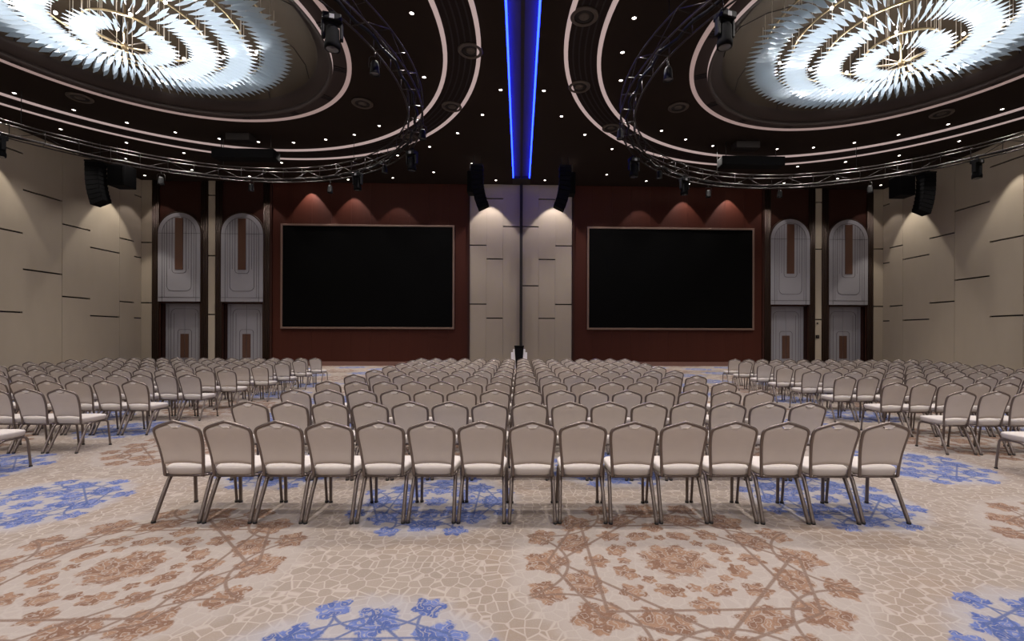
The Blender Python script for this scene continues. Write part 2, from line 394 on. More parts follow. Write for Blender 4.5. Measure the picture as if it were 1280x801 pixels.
# door bays: wood surround, fluted bronze pilasters, arched pale panel above a pale double door
def arch_poly(hw, z0, zs, n=20, inset=0.):
    r = hw
    return [(-hw, z0), (hw, z0)] + [(r*math.cos(a), zs+r*math.sin(a)) for a in [PI*k/n for k in range(n+1)]]
def strip(mb, pts, y, w, mi=0, d=.012):
    """thin raised inlay following points (x, z)"""
    mb.tube([(x, y, z) for x, z in pts], w, 4, mi, up=(0, 1, 0))
door_i = trim_i = 0
for s in (-1, 1):
    for bi, (xa, xb) in enumerate(((14.77, 17.97), (18.36, 21.60))):
        xc = s*(xa+xb)/2; hb = (xb-xa)/2; yb = YB+.12
        where = ('inner' if bi == 0 else 'outer')+' bay '+side(s)+' of the screens'
        mb = MB()
        mb.box(xc-hb, xc+hb, YB+.04, yb, 3.74, HC-.02)
        mb.box(xc-hb, xc-1.12, YB+.04, yb, 0, 3.74); mb.box(xc+1.12, xc+hb, YB+.04, yb, 0, 3.74)
        mb.box(xc-hb, xc+hb, YB+.60, YB+.7, 0, 3.8)
        mb.box(xc-1.22, xc-1.12, YB, YB+.6, 0, 3.74); mb.box(xc+1.12, xc+1.22, YB, YB+.6, 0, 3.74); mb.box(xc-1.22, xc+1.22, YB, YB+.6, 3.66, 3.76)
        struct(mb, f'wall_back_bay_{trim_i+1}', M_wood2, f'dark wood surround of the {where}', 'wall')
        trim_i += 1
        mb = MB()
        for q in (-1, 1):
            for k in range(4):
                a = xc+q*(hb-.02-.10*k); mb.tube([(a-q*.05, YB-.03, 0), (a-q*.05, YB-.03, HC-.03)], .048, 10)
        struct(mb, f'trim_{trim_i}', M_bronze, f'fluted bronze pilasters of the {where}', 'trim')
        # arched panel
        t = empty('arched_panel', (xc, YB+.04, 3.75), f'tall pale arched wall panel above the door of the {where}', 'panel', 'arched panels over the doors')
        H = 8.94-3.75; zs = H-1.21
        mb = MB(); mb.prism(arch_poly(1.21, 0, zs), -.14, 0); mb.build('panel', M_white, t)
        y = -.142; mb = MB(); w = .011
        def arc(r, zc, n=16): return [(r*math.cos(PI*k/n), zc+r*math.sin(PI*k/n)) for k in range(n+1)]
        strip(mb, [(-1.2, zs), (1.2, zs)], y, w); strip(mb, [(-1.2, .24), (1.2, .24)], y, w)
        strip(mb, [(.97, .0)]+arc(.97, zs)+[(-.97, 0)], y, w)
        for (hw, zb, rr) in ((.70, .62, .3), (.40, 1.66, .18)):
            pts = [(-hw, zs+.1*0+math.sqrt(max(0, .97**2-hw**2)))] + [(-hw, zb+rr)] + [(-hw+rr-rr*math.cos(PI/2*k/6), zb+rr-rr*math.sin(PI/2*k/6)) for k in range(7)] + [(hw-rr+rr*math.sin(PI/2*k/6), zb+rr-rr*math.cos(PI/2*k/6)) for k in range(7)] + [(hw, zb+rr), (hw, zs+math.sqrt(max(0, .97**2-hw**2)))]
            strip(mb, pts, y, w)
        for q in (-1, 1):
            strip(mb, [(q*.84, .24), (q*.84, zs+.48)], y, w*.7); strip(mb, [(q*.55, zs+.79), (q*.55, 1.9)], y, w*.7)
        mb.build('inlay_line', M_inlay, t)
        MB().bbox(-.23, .23, -.17, -.13, 1.87, H-.31, .01).build('slot_window', M_slotwood, t)
        mb = MB(); mb.tube([(1.25, -.10, 0), (1.25, -.10, zs)]+[(1.25*math.cos(PI*k/20), -.10, zs+1.25*math.sin(PI*k/20)) for k in range(1, 20)]+[(-1.25, -.10, zs), (-1.25, -.10, 0)], .05, 8, up=(0, 1, 0))
        mb.build('arch_moulding', M_bronze, t)
        # double door, set back in its opening
        door_i += 1
        d = bpy.data.objects.new(f'door_{door_i}', None); COL.objects.link(d); d.location = (xc, YB+.42, 0)
        tag(d, f'pale double door with dark centre slot in the {where}', 'door', None, 'structure')
        for q in (-1, 1):
            lf = MB(); lf.box(*sorted((q*.008, q*1.11)), -.05, .05, .01, 3.65)
            l = lf.build('leaf', M_white, d)
            mb = MB()
            for (hw, zt, rr) in ((.80, 3.35, .3), (.40, 2.12, .16)):
                pts = [(q*hw, .05), (q*hw, zt-rr)] + [(q*(hw-rr+rr*math.cos(PI/2*k/6)), zt-rr+rr*math.sin(PI/2*k/6)) for k in range(7)] + [(q*.01, zt)]
                strip(mb, pts, -.052, .011)
            strip(mb, [(q*.93, .05), (q*.93, 3.6)], -.052, .008); strip(mb, [(q*.62, .05), (q*.62, 3.1)], -.052, .008)
            mb.build('inlay_line', M_inlay, l)
            MB().bbox(*sorted((q*.012, q*.24)), -.075, -.045, .45, 1.86, .008).build('push_panel', M_slotwood, l)
# wall plates on the beige strip between the right-hand doors
for z, w, lb in ((2.62, .05, 'small round dark wall sensor on the beige strip between the right-hand doors'), (1.8, .11, 'square dark wall plate on the beige strip between the right-hand doors')):
    t = empty('wall_plate', (18.10, YB-.02, z), lb, 'wall plate')
    MB().bbox(-w, w, -.03, .0, -w*.9, w*.9, .008).build('cover', M_blackmetal, t)
    MB().bbox(-w*.5, w*.5, -.045, -.03, -w*.4, w*.4, .005).build('button', M_inlay, t)

# ------------------------------------------------------------------ ceiling
N = 144
for s in (-1, 1):
    cx, cy = s*RC[0], RC[1]
    mb = MB(); xa, xb = sorted((s*.50, s*(XW+.3)))
    inner, outer = [], []
    for k in range(N):
        a = 2*PI*(k+.5)/N; c, q = math.cos(a), math.sin(a)
        inner.append((cx+6.05*c, cy+6.05*q))
        t = min([((xb if c > 0 else xa)-cx)/c if abs(c) > 1e-9 else 1e9, ((YB+.9 if q > 0 else YF-.3)-cy)/q if abs(q) > 1e-9 else 1e9])
        outer.append((cx+t*c, cy+t*q))
    # snap nearest outer points to the corners
    for X in (xa, xb):
        for Y in (YF-.3, YB+.9):
            k = min(range(N), key=lambda i: (outer[i][0]-X)**2+(outer[i][1]-Y)**2); outer[k] = (X, Y)
    vs = [(x, y, HC) for x, y in inner]+[(x, y, HC) for x, y in outer]+[(x, y, HC+.2) for x, y in inner]+[(x, y, HC+.2) for x, y in outer]
    fs = []
    for k in range(N):
        j = (k+1) % N
        fs += [(k, j, N+j, N+k), (2*N+k, 3*N+k, 3*N+j, 2*N+j), (k, 2*N+k, 2*N+j, j), (N+k, N+j, 3*N+j, 3*N+k)]
    mb.add(vs, fs)
    struct(mb, 'ceiling' if s < 0 else 'ceiling_right', M_ceil, f'dark brown ceiling of the {side(s)} half of the room', 'ceiling')
    # slatted band between the two light rings
    mb = MB(); mb.ring(cx, cy, 9.18, 10.10, HC-.02, HC+.01, N, 0)
    for k in range(4): r = 9.34+.19*k; mb.ring(cx, cy, r, r+.05, HC-.024, HC-.015, N, 1)
    struct(mb, 'ceiling_band_'+side(s), [M_band, M_groove], f'dark slatted ring band in the {side(s)} ceiling', 'ceiling')
    for r0, r1, nm, lb in ((9.03, 9.16, 'inner', 'inner'), (10.10, 10.23, 'outer', 'outer')):
        o = MB().ring(cx, cy, r0, r1, HC-.06, HC-.0, N).build('ceiling_light_ring', M_rose)
        tag(o, f'{lb} of the two big pinkish cove light rings in the {side(s)} ceiling', 'light', 'large ceiling light rings')
    # dome: rim light, brown band, lip, domed plaster
    o = MB().ring(cx, cy, 5.95, 6.09, HC-.06, HC+.04, N).build('dome_light_ring', M_rose2)
    tag(o, f'soft pinkish light ring around the {side(s)} chandelier recess', 'light', 'dome light rings', 'structure')
    mb = MB(); T = Matrix.Translation((cx, cy, 0))
    mb.lathe([(5.95, HC-.02), (5.50, HC+.0)], N, 1, T); mb.lathe([(5.40, HC+.03), (5.05, HC+.18), (5.02, HC+.30)], N, 1, T)
    nseg = 12
    prof = [(5.02, HC+.30), (4.9, HC+.75), (4.5, HC+1.2), (3.7, HC+1.5), (2.4, HC+1.65), (.01, HC+1.7)]
    mb.lathe(prof, N, 0, T)
    for k in range(nseg):
        a = 2*PI*(k+.4)/nseg
        mb.tube([(cx+(r-.01)*math.cos(a), cy+(r-.01)*math.sin(a), z-.01) for r, z in prof[:-1]], .016, 4, 2)
    for k in range(16):                          # air grilles in the brown band
        a = 2*PI*k/16
        for q in (-1, 0, 1):
            mb.box(-.20, .20, q*.11-.035, q*.11+.035, HC-.035, HC-.005, 2, Matrix.Translation((cx+5.72*math.cos(a), cy+5.72*math.sin(a), 0)) @ Matrix.Rotation(a, 4, 'Z'))
    struct(mb, 'ceiling_dome_'+side(s), [M_olive, M_brownring, M_groove], f'bronze plaster dome above the {side(s)} chandelier', 'ceiling')
    o = MB().lathe([(5.50, HC-.13), (5.51, HC+.0)], N, 0, Matrix.Translation((cx, cy, 0))).lathe([(5.51, HC+.0), (5.40, HC+.03), (5.40, HC-.13), (5.50, HC-.13)], N, 1, Matrix.Translation((cx, cy, 0))).build('dome_light_lip', [M_rose, M_brownring])
    tag(o, f'pinkish lit lip inside the {side(s)} dome rim', 'light', 'lit dome lips', 'structure')

# the centre slot with its two blue light strips
mb = MB(); mb.box(-.52, .52, YF-.3, YB+.3, HC+.125, HC+.3, 0)
mb.box(-.055, .055, YF, YB, HC+.02, HC+.16, 1); mb.box(-.52, .52, 26.2, YB+.3, HC-.01, HC+.16, 1)
struct(mb, 'ceiling_slot', [M_soffit, M_ventdark], 'dark track slot down the middle of the ceiling', 'ceiling')
for s in (-1, 1):
    o = MB().box(*sorted((s*.435, s*.495)), YF, 26.15, HC-.0, HC+.10).build('blue_light_strip', M_blue)
    tag(o, f'glowing blue light strip along the {side(s)} edge of the centre ceiling slot', 'light', 'blue strips of the ceiling slot', 'structure')
MB_post = MB().bbox(-.085, .085, YB-.22, YB+.12, 0, HC-.02, .01)
struct(MB_post, 'trim_post', M_ventdark, 'thin black post in the middle of the back wall', 'trim')

# ------------------------------------------------------------------ downlights
DOWN = [(-3.12, 12.89), (-3.44, 16.06), (-0.79, 16.79), (-1.62, 18.7), (-2.87, 20.43), (-4.41, 21.95), (-6.23, 23.07), (-6.16, 19.85), (-7.55, 20.76), (-9.06, 21.32), (-10.72, 21.72), (-12.33, 21.7), (-13.94, 21.41), (-15.48, 20.81), (-16.85, 19.94), (-18.06, 18.89), (-19.05, 17.65), (-4.86, 25.36), (-7.38, 26.35), (-10.06, 26.75), (-12.85, 26.75), (-15.48, 26.4), (-18.05, 25.5), (-21.38, 26.49), (-20.34, 24.01), (-2.6, 24.0), (-1.48, 26.53), (3.17, 12.87), (3.19, 14.44), (3.49, 16.02), (0.8, 16.79), (1.63, 18.72), (2.83, 20.39), (4.37, 21.9), (2.5, 24.03), (1.36, 26.42), (4.78, 25.37), (7.28, 26.33), (9.95, 26.75), (12.72, 26.75), (15.46, 26.36), (18.08, 25.51), (21.4, 26.49), (6.15, 19.87), (7.53, 20.71), (9.07, 21.36), (10.69, 21.67), (12.31, 21.61), (13.95, 21.37), (15.5, 20.77), (16.85, 19.88), (18.12, 18.83), (19.05, 17.51), (14.69, 23.8), (16.75, 23.06), (18.82, 22.15), (20.19, 20.43), (-12.58, 24.26), (-16.8, 23.16), (-20.31, 20.67), (-18.62, 22.01)]
def spot(x, y, z, W, size, blend, col, rad, tgt=None, name='lamp'):
    l = bpy.data.lights.new(name, 'SPOT'); l.energy = W; l.spot_size = R(size); l.spot_blend = blend; l.color = col; l.shadow_soft_size = rad
    o = bpy.data.objects.new(name, l); COL.objects.link(o); o.location = (x, y, z)
    if tgt is not None: o.rotation_euler = (Vector(tgt)-Vector((x, y, z))).to_track_quat('-Z', 'Y').to_euler()
    return o
P_DOWN = 430
proto = empty('downlight', (0, 0, HC), '', 'downlight', 'ceiling downlights')
MB().lathe([(.062, -.022), (.085, -.022), (.092, .0), (.092, .05), (.062, .05), (.062, -.022)], 20).build('rim', M_downrim, proto)
MB().lathe([(.001, -.012), (.05, -.014), (.062, -.005)], 20).build('lens', M_down, proto)
groups = {}
def dl_key(x, y):
    r = math.hypot(abs(x)-RC[0], y-RC[1])
    if abs(x) < 5 and r > 10.3 and y < 25: return 'beside the blue slot'
    if r < 9.0: return 'around the dome'
    return 'near the back wall'
for i, (x, y) in enumerate(DOWN): groups.setdefault((side(x), dl_key(x, y)), []).append((x, y))
first = True
for (sd, key), L in groups.items():
    L.sort(key=lambda p: (abs(p[0]), p[1]))
    for k, (x, y) in enumerate(L):
        lb = f'small bright downlight {key}, {ORD[k+1]} out from the slot, {sd} half'
        if first: o = proto; o.location = (x, y, HC); o['label'] = lb; first = False
        else: o = dup(proto, (x, y, HC), 0, lb)
        near_wall = y > 26.2
        if not near_wall: spot(x, y, HC-.05, P_DOWN*(.5 if abs(x) > 17.5 else 1), 86, .7, (1, .935, .88), .06)
# added unseen spots over and behind the viewer, to brighten floor and chair backs
for s in (-1, 1):
    for x in (2.6, 7.0, 11.5, 16.0, 19.2):
        for y in (1.0, 5.0, 9.0):
            if math.hypot(x-RC[0], y-RC[1]) > 6.3: spot(s*x, y, HC-.05, P_DOWN*(1.0 if y < 4 or x > 18 else 1.45), 86 if y < 4 or x > 18 else 122, .7, (1, .935, .88), .06)
        for y in (-3.0, -6.5, -10.0): spot(s*x, y, HC-.05, 215, 138, .6, (1, .935, .88), .06)
# wall washers close to the back and side walls: the scallops
for x, w, drop in ((-12.38, 1.0, .60), (-9.9, .85, .85), (-7.31, .5, 1.35), (7.12, .5, 1.35), (9.76, .85, .85), (12.51, 1.0, .70), (-1.87, 1.5, 1.25), (1.92, 1.5, 1.25), (-21.0, .35, 1.3), (-15.0, .4, 1.3), (15.0, .4, 1.3), (21.0, .35, 1.3)):
    spot(x, YB-.02-drop*.72, HC-.06, 330*w, 72, .22, (1, .90, .86), .03)
for s in (-1, 1):
    for y, w in ((25.05, 1.0), (19.6, .8)):
        spot(s*(XW-.95), y, HC-.06, 620*w, 57, .25, (1, .92, .82), .04)

# ------------------------------------------------------------------ round ceiling vents
DIFF = [(-1.65, 14.48), (-2.76, 18.03), (-5.11, 20.92), (-6.21, 17.9), (-16.85, 17.86), (1.73, 12.82), (2.06, 16.43), (3.87, 19.64), (6.16, 17.77), (16.95, 17.9)]
proto = empty('round_air_vent', (0, 0, HC), '', 'air vent', 'round ceiling vents')
MB().lathe([(.28, -.045), (.37, -.06), (.40, -.03), (.40, .0), (.28, .0), (.28, -.045)], 32).build('flange', M_ventring, proto)
mb = MB(); mb.lathe([(.01, -.045), (.11, -.05), (.15, -.03), (.15, .0)], 24, 0); mb.build('core', M_ventring, proto)
mb = MB(); mb.lathe([(.15, -.02), (.28, -.02), (.28, .0), (.15, .0), (.15, -.02)], 32); mb.build('throat', M_ventdark, proto)
vl = ['second from the front in the {s} slatted band', '', '']
lbs = ['nearest round vent in the left slatted ceiling band', 'middle round vent in the left slatted ceiling band', 'farthest round vent in the left slatted ceiling band, behind the truss', 'round vent between the left dome and the truss', 'round vent near the left side wall end of the ceiling',
       'nearest round vent in the right slatted ceiling band', 'middle round vent in the right slatted ceiling band', 'farthest round vent in the right slatted ceiling band, behind the truss', 'round vent between the right dome and the truss', 'round vent near the right side wall end of the ceiling']
for i, (x, y) in enumerate(DIFF):
    if i == 0: proto.location = (x, y, HC-.02); proto['label'] = lbs[0]
    else: dup(proto, (x, y, HC-.02), 0, lbs[i])

# ------------------------------------------------------------------ chandeliers
TIERS = [(.62, 1.18, 10.22, 34, M_glass_in), (1.55, 2.25, 10.40, 62, M_glass_in), (2.48, 3.18, 10.60, 86, M_glass_mid), (3.38, 4.12, 10.84, 100, M_glass_out)]
def blade(mb, r0, r1, wd, a, tilt, z, M0=None):
    """one pointed glass plate lying along a radius, twisted about it"""
    L = r1-r0; t = .010
    P = [(-L*.12, 0), (L*.22, -wd*.40), (L*.58, -wd*.5), (L*1.09, -wd*.12), (L*.74, wd*.40), (L*.30, wd*.46)]
    n = len(P)
    vs = [(x, y, -t/2) for x, y in P]+[(x, y, t/2) for x, y in P]
    fs = [tuple(range(n-1, -1, -1)), tuple(range(n, 2*n))]+[(i, (i+1) % n, (i+1) % n+n, i+n) for i in range(n)]
    M = Matrix.Rotation(a, 4, 'Z') @ Matrix.Translation((r0, 0, z)) @ Matrix.Rotation(tilt, 4, 'X') @ Matrix.Rotation(R(6), 4, 'Y')
    mb.add(vs, fs, 0, False, M)
for s in (-1, 1):
    cx, cy = s*RC[0], RC[1]
    t = empty('chandelier', (cx, cy, 9.9), f'huge round tiered glass chandelier hanging in the {side(s)} dome', 'chandelier', 'the two glass chandeliers')
    z0 = 9.9
    for ti, (r0, r1, z, n, mt) in enumerate(TIERS):
        if ti < 3:
            mb = MB()
            for k in range(n):
                a = 2*PI*k/n
                blade(mb, r0, r1, .16, a, R(74), z-z0); blade(mb, r0+.10, r1+.06, .12, a+PI/n, R(-70), z-z0+.09)
            o = mb.build('glass_tier', mt, t); o['kind'] = 'stuff'; o['label'] = ['innermost', 'second', 'third'][ti]+' ring of bright pointed glass plates'
        else:
            mb0 = MB(); blade(mb0, r0, r1, .19, 0, R(72), z-z0)
            me = mb0.mesh('glass_plate', mt)
            for k in range(n):
                o = bpy.data.objects.new('glass_plate', me); COL.objects.link(o); o.parent = t; o.rotation_euler = (0, 0, 2*PI*k/n)
            mb = MB()
            for k in range(n): blade(mb, r0+.08, r1+.12, .17, 2*PI*(k+.5)/n, R(-64), z-z0+.14)
            o = mb.build('glass_tier', mt, t); o['kind'] = 'stuff'; o['label'] = 'upper layer of the outermost glass ring'
    for r, z, rr in ((.90, 10.55, .03), (1.9, 10.85, .025), (2.9, 11.1, .025), (3.75, 11.35, .025)):
        MB().tube([(r*math.cos(2*PI*k/64), r*math.sin(2*PI*k/64), z-z0) for k in range(64)], rr, 6, closed=True).build('brass_ring', M_brass, t)
    for r, n, zb in ((.90, 16, 10.22), (1.9, 20, 10.42), (2.9, 26, 10.62), (3.75, 34, 10.86)):
        for k in range(n):
            a = 2*PI*(k+.3)/n
            MB().cyl((r*math.cos(a), r*math.sin(a), zb-z0), (r*math.cos(a), r*math.sin(a), 12.35-z0), .007, 4).build('suspension_wire', M_wire, t)
    for k in range(8):
        a = 2*PI*k/8
        MB().cyl((0, 0, 10.12-z0), (.62*math.cos(a), .62*math.sin(a), 10.25-z0), .012, 5).build('hub_spoke', M_wire, t)
    MB().lathe([(.001, .10), (.07, .13), (.09, .20), (.06, .28), (.02, .34), (.015, 2.4)], 16).build('hub', M_brass, t)
    me = MB().lathe([(.001, -.05), (.035, -.03), (.045, 0), (.035, .03), (.001, .05)], 10).mesh('bulb', M_bulb)
    for r, z, n, w in ((.2, 10.5, 1, 60), (1.38, 10.25, 4, 34), (2.36, 10.45, 6, 30), (3.28, 10.68, 8, 24)):
        for k in range(n):
            a = 2*PI*(k+.5)/n
            o = bpy.data.objects.new('bulb', me); COL.objects.link(o); o.parent = t; o.location = (r*math.cos(a), r*math.sin(a), z+.12-z0)
            l = bpy.data.lights.new('chandelier_lamp', 'POINT'); l.energy = w; l.color = (1, .96, .92); l.shadow_soft_size = .09
            lo = bpy.data.objects.new('chandelier_lamp', l); COL.objects.link(lo); lo.location = (cx+r*math.cos(a), cy+r*math.sin(a), z)

# ------------------------------------------------------------------ trusses
TR0, TR1, TZ0, TZ1 = 7.93, 8.38, 9.02, 9.50
for s in (-1, 1):
    cx, cy = s*RC[0], RC[1]
    t = empty('lighting_truss', (cx, cy, TZ0), f'dark circular lighting truss hanging around the {side(s)} chandelier', 'truss', 'circular lighting trusses')
    n = 120; h = TZ1-TZ0
    def P(r, k, m=n, z=0): a = 2*PI*k/m; return (r*math.cos(a), r*math.sin(a), z)
    for r, z in ((TR0, 0), (TR1, 0), (TR0, h), (TR1, h)):
        MB().tube([P(r, k, n, z) for k in range(n)], .026, 8, closed=True).build('chord', M_alu, t)
    mb = MB(); m = 54
    for k in range(m):
        mb.cyl(P(TR0, k, m, 0), P(TR1, k, m, 0), .013, 6); mb.cyl(P(TR0, k, m, h), P(TR1, k, m, h), .013, 6)
        a, b = (k, k+1) if k % 2 else (k+1, k)
        mb.cyl(P(TR1, a, m, 0), P(TR1, b, m, h), .013, 6)
        mb.cyl(P(TR0, k, m, 0), P(TR0, k, m, h), .013, 6)
    mb.build('bracing', M_alu, t)
    for k in range(8):
        a = 2*PI*(k+.35)/8; r = (TR0+TR1)/2
        MB().cyl((r*math.cos(a), r*math.sin(a), h), (r*math.cos(a), r*math.sin(a), HC-TZ0-.01), .012, 5).build('suspension_cable', M_blackmetal, t)
    # cable loom lying in the truss
    MB().tube([((8.15+.05*math.sin(k*1.7))*math.cos(2*PI*k/160), (8.15+.05*math.sin(k*1.7))*math.sin(2*PI*k/160), .05+.02*math.sin(k*.9)) for k in range(160)], .045, 6, closed=True).build('cable_loom', M_blackmetal, t)

# fixtures hung under the trusses
def make_moving_head():
    t = empty('hanging_moving_light', (0, 0, 0), '', 'stage light', 'moving head lights under the trusses')
    mb = MB(); mb.bbox(-.20, .20, -.15, .15, -.24, -.08, .03); mb.bbox(-.06, .06, -.04, .04, -.09, 0.02, .01); mb.build('base', M_blackmetal, t)
    mb = MB()
    for q in (-1, 1): mb.bbox(q*.19-.035, q*.19+.035, -.07, .07, -.60, -.22, .02)
    mb.bbox(-.19, .19, -.06, .06, -.27, -.22, .015)
    mb.build('yoke', M_blackmetal, t)
    hd = MB().lathe([(.001, .20), (.10, .20), (.145, .14), (.15, -.12), (.17, -.20), (.165, -.30), (.13, -.31)], 24, 0, Matrix.Translation((0, 0, -.52))).build('head', M_blackcloth, t)
    MB().lathe([(.001, -.295), (.09, -.30), (.135, -.305)], 24, 0, Matrix.Translation((0, 0, -.52))).build('lens', M_lens, hd)
    MB().bbox(-.05, .05, -.165, -.148, -.23, -.13, .005).build('badge', M_logo, t)
    return t
def make_par():
    t = empty('hanging_stage_light', (0, 0, 0), '', 'stage light', 'small stage lights under the trusses')
    MB().lathe([(.001, .16), (.07, .15), (.10, .08), (.115, -.14), (.13, -.18), (.12, -.19), (.105, -.15)], 20, 0, Matrix.Translation((0, 0, -.36))).build('can', M_blackmetal, t)
    MB().lathe([(.001, -.165), (.06, -.17), (.11, -.155)], 20, 0, Matrix.Translation((0, 0, -.36))).build('lens', M_lens, t)
    mb = MB()
    mb.tube([(-.14, 0, -.36), (-.14, 0, -.12), (-.10, 0, -.08), (.10, 0, -.08), (.14, 0, -.12), (.14, 0, -.36)], .012, 6); mb.cyl((0, 0, -.09), (0, 0, .02), .02, 8); mb.build('yoke', M_alu, t)
    return t
mh = make_moving_head(); pr = make_par()
def on_truss(s, ang, r=TR0):      # angle measured from the room's centre line towards the back wall
    a = R(ang); return (s*RC[0]-s*r*math.cos(a), RC[1]+r*math.sin(a), TZ0-.047)
mhs = []; k = 0
MH = {-1: [(-24, TR0), (30, TR1), (57, TR0), (155, TR0)], 1: [(-27, TR0), (33, TR1), (58, TR0), (148, TR0)]}
names = ['nearest the viewer', 'by the slatted band', 'at the bend of the truss', 'by the side wall']
for s in (-1, 1):
    for i, (a, r) in enumerate(MH[s]):
        lb = f'black moving head light hanging from the {side(s)} truss, {names[i]}'
        p = on_truss(s, a, r)
        if k == 0: mh.location = p; mh['label'] = lb; mh.rotation_euler = (0, 0, .3)
        else: dup(mh, p, .3*s, lb)
        k += 1
k = 0
PA = {-1: [-13, 14, 42, 72, 97, 122], 1: [-13, 12, 44, 72, 96, 123]}
for s in (-1, 1):
    for i, a in enumerate(PA[s]):
        lb = f'small stage light under the {side(s)} truss, {ORD[i+1]} along from the viewer'
        p = on_truss(s, a, TR0 if i % 2 == 0 else TR1)
        o = pr if k == 0 else dup(pr, p, 0, lb)
        o.location = p; o['label'] = lb; o.rotation_euler = (0, 0, .7*k); k += 1
# long black housings hung inside the truss line
for s, xa, xb in ((-1, -13.85, -11.1), (1, 9.25, 12.2)):
    xc = (xa+xb)/2; w = (xb-xa)/2; y = 21.0
    t = empty('projector_housing', (xc, y, 9.72), f'long black housing hanging behind the {side(s)} truss', 'housing', 'black housings above the trusses')
    MB().bbox(-w, w, -.30, .30, 0, .42, .04).build('case', M_blackcloth, t)
    for q in (-1, 1): MB().cyl((q*w*.8, 0, .42), (q*w*.8, 0, HC-9.72-.01), .02, 6).build('hanger', M_alu, t)
    MB().bbox(-w*.55, w*.2, -.28, .28, .80, HC-9.72-.01, .02).build('lift_box', M_ventdark, t)

# ------------------------------------------------------------------ line arrays and subwoofers
def line_array(x, y, ztop, lean, yaw, n, step, wid, label):
    t = empty('line_array_speaker', (x, y, ztop), label, 'speaker', 'hanging line array speakers', yaw)
    MB().bbox(-wid*.5, wid*.5, -.3, .3, -.02, .06, .02).build('rigging_frame', M_blackmetal, t)
    px, pz, an = 0., -.02, 0.
    for k in range(n):
        an = lean*(k/(n-1))**1.6
        M = Matrix.Translation((px, 0, pz)) @ Matrix.Rotation(-an, 4, 'Y')
        mb = MB(); h = step*.96
        mb.prism([(-wid*.52, -h), (wid*.44, -h*.93), (wid*.5, -h*.07), (-wid*.5, 0)], -.25, .25, 0, M)
        c = mb.build('cabinet', M_blackcloth, t)
        mb = MB(); mb.prism([(wid*.45, -h*.88), (wid*.475, -h*.86), (wid*.51, -h*.14), (wid*.49, -h*.12)], -.22, .22, 0, M); mb.build('grille', M_grille, c)
        px += -math.sin(an)*step*-1*(1); pz -= math.cos(an)*step
    for q in (-1, 1): MB().cyl((q*wid*.3, 0, .05), (q*wid*.3, 0, HC-ztop-.01), .018, 6).build('hanger', M_blackmetal, t)
    return t
def sub(x, y, z, w, h, label):
    t = empty('subwoofer', (x, y, z), label, 'speaker', 'hanging subwoofers')
    MB().bbox(-w/2, w/2, -.35, .35, 0, h, .025).build('cabinet', M_blackcloth, t)
    MB().bbox(-w/2+.04, w/2-.04, -.37, -.34, .05, h-.05, .01).build('grille', M_grille, t)
    MB().bbox(-w*.25, w*.25, -.30, .30, h, h+.07, .02).build('rigging_frame', M_alu, t)
    for q in (-1, 1): MB().cyl((q*w*.3, 0, h), (q*w*.3, 0, HC-z-.01), .015, 6).build('hanger', M_blackmetal, t)
    return t
line_array(-2.22, 23, 10.30, R(24), 0, 9, .235, .58, 'curved black line array hanging left of the centre post')
line_array(2.20, 23, 10.30, R(24), PI, 9, .235, .58, 'curved black line array hanging right of the centre post')
sub(-2.50, 23.9, 9.2, .62, 1.1, 'black box speaker hanging beside the line array left of the post')
sub(2.50, 23.9, 9.2, .62, 1.1, 'black box speaker hanging beside the line array right of the post')
line_array(-20.0, 22, 9.86, R(20), 0, 9, .215, .60, 'curved black line array hanging by the left side wall')
line_array(20.05, 22, 9.86, R(20), PI, 9, .215, .60, 'curved black line array hanging by the right side wall')
sub(-19.15, 22.4, 8.85, .80, 1.0, 'black box speaker hanging beside the line array by the left wall')
sub(19.18, 22.4, 8.85, .80, 1.0, 'black box speaker hanging beside the line array by the right wall')

# ------------------------------------------------------------------ lectern in front of the back wall
t = empty('lectern', (-.10, 25.0, 0), 'black tapered lectern with white side wings below the centre post', 'lectern')
MB().prism([(-.17, .0), (.17, .0), (.255, 1.22), (-.255, 1.22)], -.02, .34).build('body', M_blackcloth, t)
mb = MB(); mb.bbox(-.27, .27, -.06, .40, 1.20, 1.26, .012); mb.build('top', M_blackcloth, t)
for q in (-1, 1):
    mb = MB(); mb.bbox(*sorted((q*.19, q*.44)), .02, .30, .0, .88, .01); mb.bbox(*sorted((q*.20, q*.34)), .06, .26, .86, 1.06, .01); mb.build('side_wing', M_pod, t)

# ------------------------------------------------------------------ chairs
def smooth_path(pts, it=2):
    for _ in range(it):
        q = [pts[0]]
        for a, b in zip(pts[:-1], pts[1:]):
            q.append(tuple(a[i]*.75+b[i]*.25 for i in range(len(a)))); q.append(tuple(a[i]*.25+b[i]*.75 for i in range(len(a))))
        q.append(pts[-1]); pts = q
    return pts
def back_y(z):          # lean of the back: rear of the seat to the top rail
    t = (z-.43)/.54
    return -.175-.135*t+.03*math.sin(PI*t)
def half_w(z):          # centre line of the side tubes
    t = max(0., min(1., (z-.43)/.40)); return .186+.030*(t*t*(3-2*t))
front = [(-.186, .425), (-.188, .50), (-.197, .62), (-.210, .74), (-.217, .83), (-.214, .876), (-.188, .905), (-.10, .937), (0, .966)]
half = smooth_path(front, 2)
top_curve = half+[(-x, z) for x, z in half[-2::-1]]
def z_top(x):
    x = -abs(x); best = .966
    up = [p for p in half if p[1] > .86]
    for a, b in zip(up[:-1], up[1:]):
        if a[0] <= x <= b[0] and b[0] > a[0]: return a[1]+(b[1]-a[1])*(x-a[0])/(b[0]-a[0])
    return up[0][1] if x < up[0][0] else best
